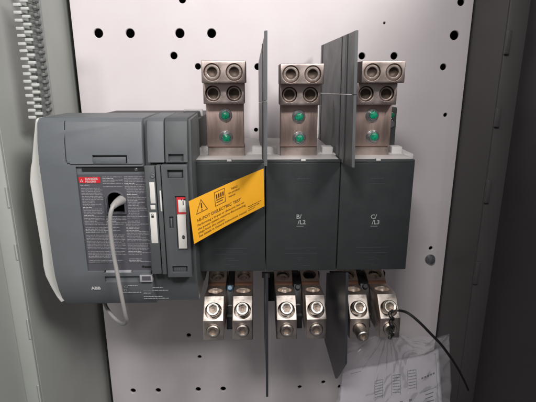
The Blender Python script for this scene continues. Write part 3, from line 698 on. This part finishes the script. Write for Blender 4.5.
# ================================================================== bag of documents
def grid_obj(name, fnp, nu, nv, m, parent=None, th=0.0):
    b = NB(); G = [[b.verts.new(fnp(i/nu, j/nv)) for j in range(nv+1)] for i in range(nu+1)]
    for i in range(nu):
        for j in range(nv): b.faces.new([G[i][j], G[i+1][j], G[i+1][j+1], G[i][j+1]])
    if th:
        r = bmesh.ops.solidify(b, geom=b.faces[:], thickness=th)
    return mkobj(name, b, m, parent, smooth=180)
from mathutils import noise as N3
def wr(x, z, a, s, k=0): return a*N3.noise(Vector((x*s, z*s*.7, k)))
def ridge(t, k):
    n = N3.noise(Vector((t, k*3.1, k))); return 1-min(1, abs(n)*2.6)
def bagfn(front):
    kk = 3 if front else 9
    def f(u, v):                      # u across, v from top (0) to bottom (1)
        top_y = 335-6*math.exp(-((u-.36)/.08)**2)+1.6*math.sin(u*9+1)+1.2*math.sin(u*23)
        tp = P(350+u*99, top_y, .398 if front else .436)
        bp_ = P(329+u*121, 436, .372 if front else .425)
        p = tp.lerp(bp_, v); bulge = math.sin(math.pi*u)*(.010*v+.0015)
        du, dv = (u-.36)*1.0, v+.05
        ang = math.atan2(du, dv); rad = math.hypot(du, dv)
        fan = .0020*ridge(ang*5.5+.6, kk)*math.exp(-rad*1.6)+.0006*ridge(ang*13+rad*.8, kk+1)*math.exp(-rad*1.1)
        cr = .0022*ridge((p.x+p.z*.6)*38, kk+2)*min(1, v*2.2)+.0014*ridge((p.x*.7-p.z)*70+2*N3.noise(Vector((p.x*30, p.z*30, kk))), kk+4)
        w = wr(p.x, p.z, .0035, 22, kk)*(.25+v)+wr(p.x, p.z, .0008, 110, kk+2)-fan-cr
        pull = math.exp(-((u-.36)/.25)**2)*(1-v)**2
        p.y += (-bulge if front else bulge*.35)+w*(1 if front else .6)-pull*.003
        p.x += .0012*N3.noise(Vector((v*7, kk, u*2)))
        return p
    return f
bagf = grid_obj('document_bag', bagfn(True), 170, 130, M['bag']); tag(bagf, 'crumpled clear plastic bag hanging below the rightmost lower lugs', 'plastic bag')
grid_obj('rear_film', bagfn(False), 110, 80, M['bag'], bagf)
def paperfn(u, v):
    a = P(342, 374, .424).lerp(P(439, 347, .424), u); b = P(336, 447, .392).lerp(P(443, 424, .392), u)
    p = a.lerp(b, v); p.y += .003*math.sin(u*5+1)+.0012*math.sin(u*13+v*4); return p
sh = grid_obj('drawing_sheet', paperfn, 40, 24, M['paper'], th=.0003); tag(sh, 'folded white wiring drawing inside the clear plastic bag', 'paper sheet')
pfn = lambda u, v: paperfn(u, v)+Vector((0, -.0006, 0))
bm = NB(); rr = random.Random(3)
def stroke(u0, u1, v0, v1): bar(bm, pfn, u0, u1, v0, v1)
for c_, v0 in ((.39,.22),(.56,.20),(.71,.17)):
    for r_ in range(7):
        k = c_-.035
        while k < c_+.03: s = rr.uniform(.005,.012); stroke(k, k+s, v0+r_*.038, v0+r_*.038+.012); k += s+.004
    stroke(c_-.045, c_-.042, v0, v0+.27); stroke(c_+.036, c_+.039, v0, v0+.27)
for i in range(6):
    u = .25+i*.085; stroke(u, u+.026, .60-i*.012, .635-i*.012); stroke(u-.02, u+.05, .68-i*.012, .686-i*.012); stroke(u+.012, u+.015, .64-i*.012, .68-i*.012)
for i in range(5): stroke(.80+i*.03, .82+i*.03, .30, .325)
stroke(.10, .96, .06, .066); stroke(.955, .958, .07, .95); stroke(.82, .95, .50, .505)
for r_ in range(6): stroke(.84, .84+rr.uniform(.05,.10), .55+r_*.05, .562+r_*.05)
mkobj('drawing_print', bm, M['pencil'], sh)

# ================================================================== camera, light, world
cam = bpy.data.cameras.new('camera'); co = bpy.data.objects.new('camera', cam); COL.objects.link(co)
cam.sensor_width = 36; cam.lens = 36*FPX/536; cam.clip_start = .01; cam.clip_end = 20
co.matrix_world = Matrix(((RT.x, UP.x, -FW.x, 0), (RT.y, UP.y, -FW.y, 0), (RT.z, UP.z, -FW.z, 0), (0,0,0,1)))
S.camera = co
def area(name, loc, target, sx, sy_, e, col):
    l = bpy.data.lights.new(name, 'AREA'); l.shape = 'RECTANGLE'; l.size = sx; l.size_y = sy_; l.energy = e; l.color = col
    o = bpy.data.objects.new(name, l); COL.objects.link(o); o.location = loc
    o.rotation_euler = (Vector(target)-Vector(loc)).to_track_quat('-Z', 'Y').to_euler(); return o
area('overhead_lamp', (.74, -.50, .80), (-.05, .5, -.2), .50, .30, 19.0, (1.0, .975, .955))
area('overhead_lamp', (-.15, -.30, .46), (-.08, .55, -.26), .20, .10, 4.1, (1.0, .975, .965))  # added lamp, placed close so the light falls off across the panel
w = bpy.data.worlds.new('World'); S.world = w; w.use_nodes = True; nt = w.node_tree; bg = nt.nodes['Background']
tc = nt.nodes.new('ShaderNodeTexCoord'); sep = nt.nodes.new('ShaderNodeSeparateXYZ'); nt.links.new(tc.outputs['Generated'], sep.inputs[0])
mr = nt.nodes.new('ShaderNodeMapRange'); mr.inputs['From Min'].default_value = -1; nt.links.new(sep.outputs['Z'], mr.inputs['Value'])
cr = nt.nodes.new('ShaderNodeValToRGB'); e_ = cr.color_ramp.elements
e_[0].color = (.145,.13,.145,1); e_[0].position = .30; e_[1].color = (.85,.83,.82,1); e_[1].position = .80
x = e_.new(.50); x.color = (.30,.29,.29,1)
nt.links.new(mr.outputs[0], cr.inputs[0]); nt.links.new(cr.outputs[0], bg.inputs[0]); bg.inputs[1].default_value = .46
S.view_settings.view_transform = 'Standard'; S.view_settings.look = 'None'; S.view_settings.exposure = 0; S.view_settings.gamma = 1
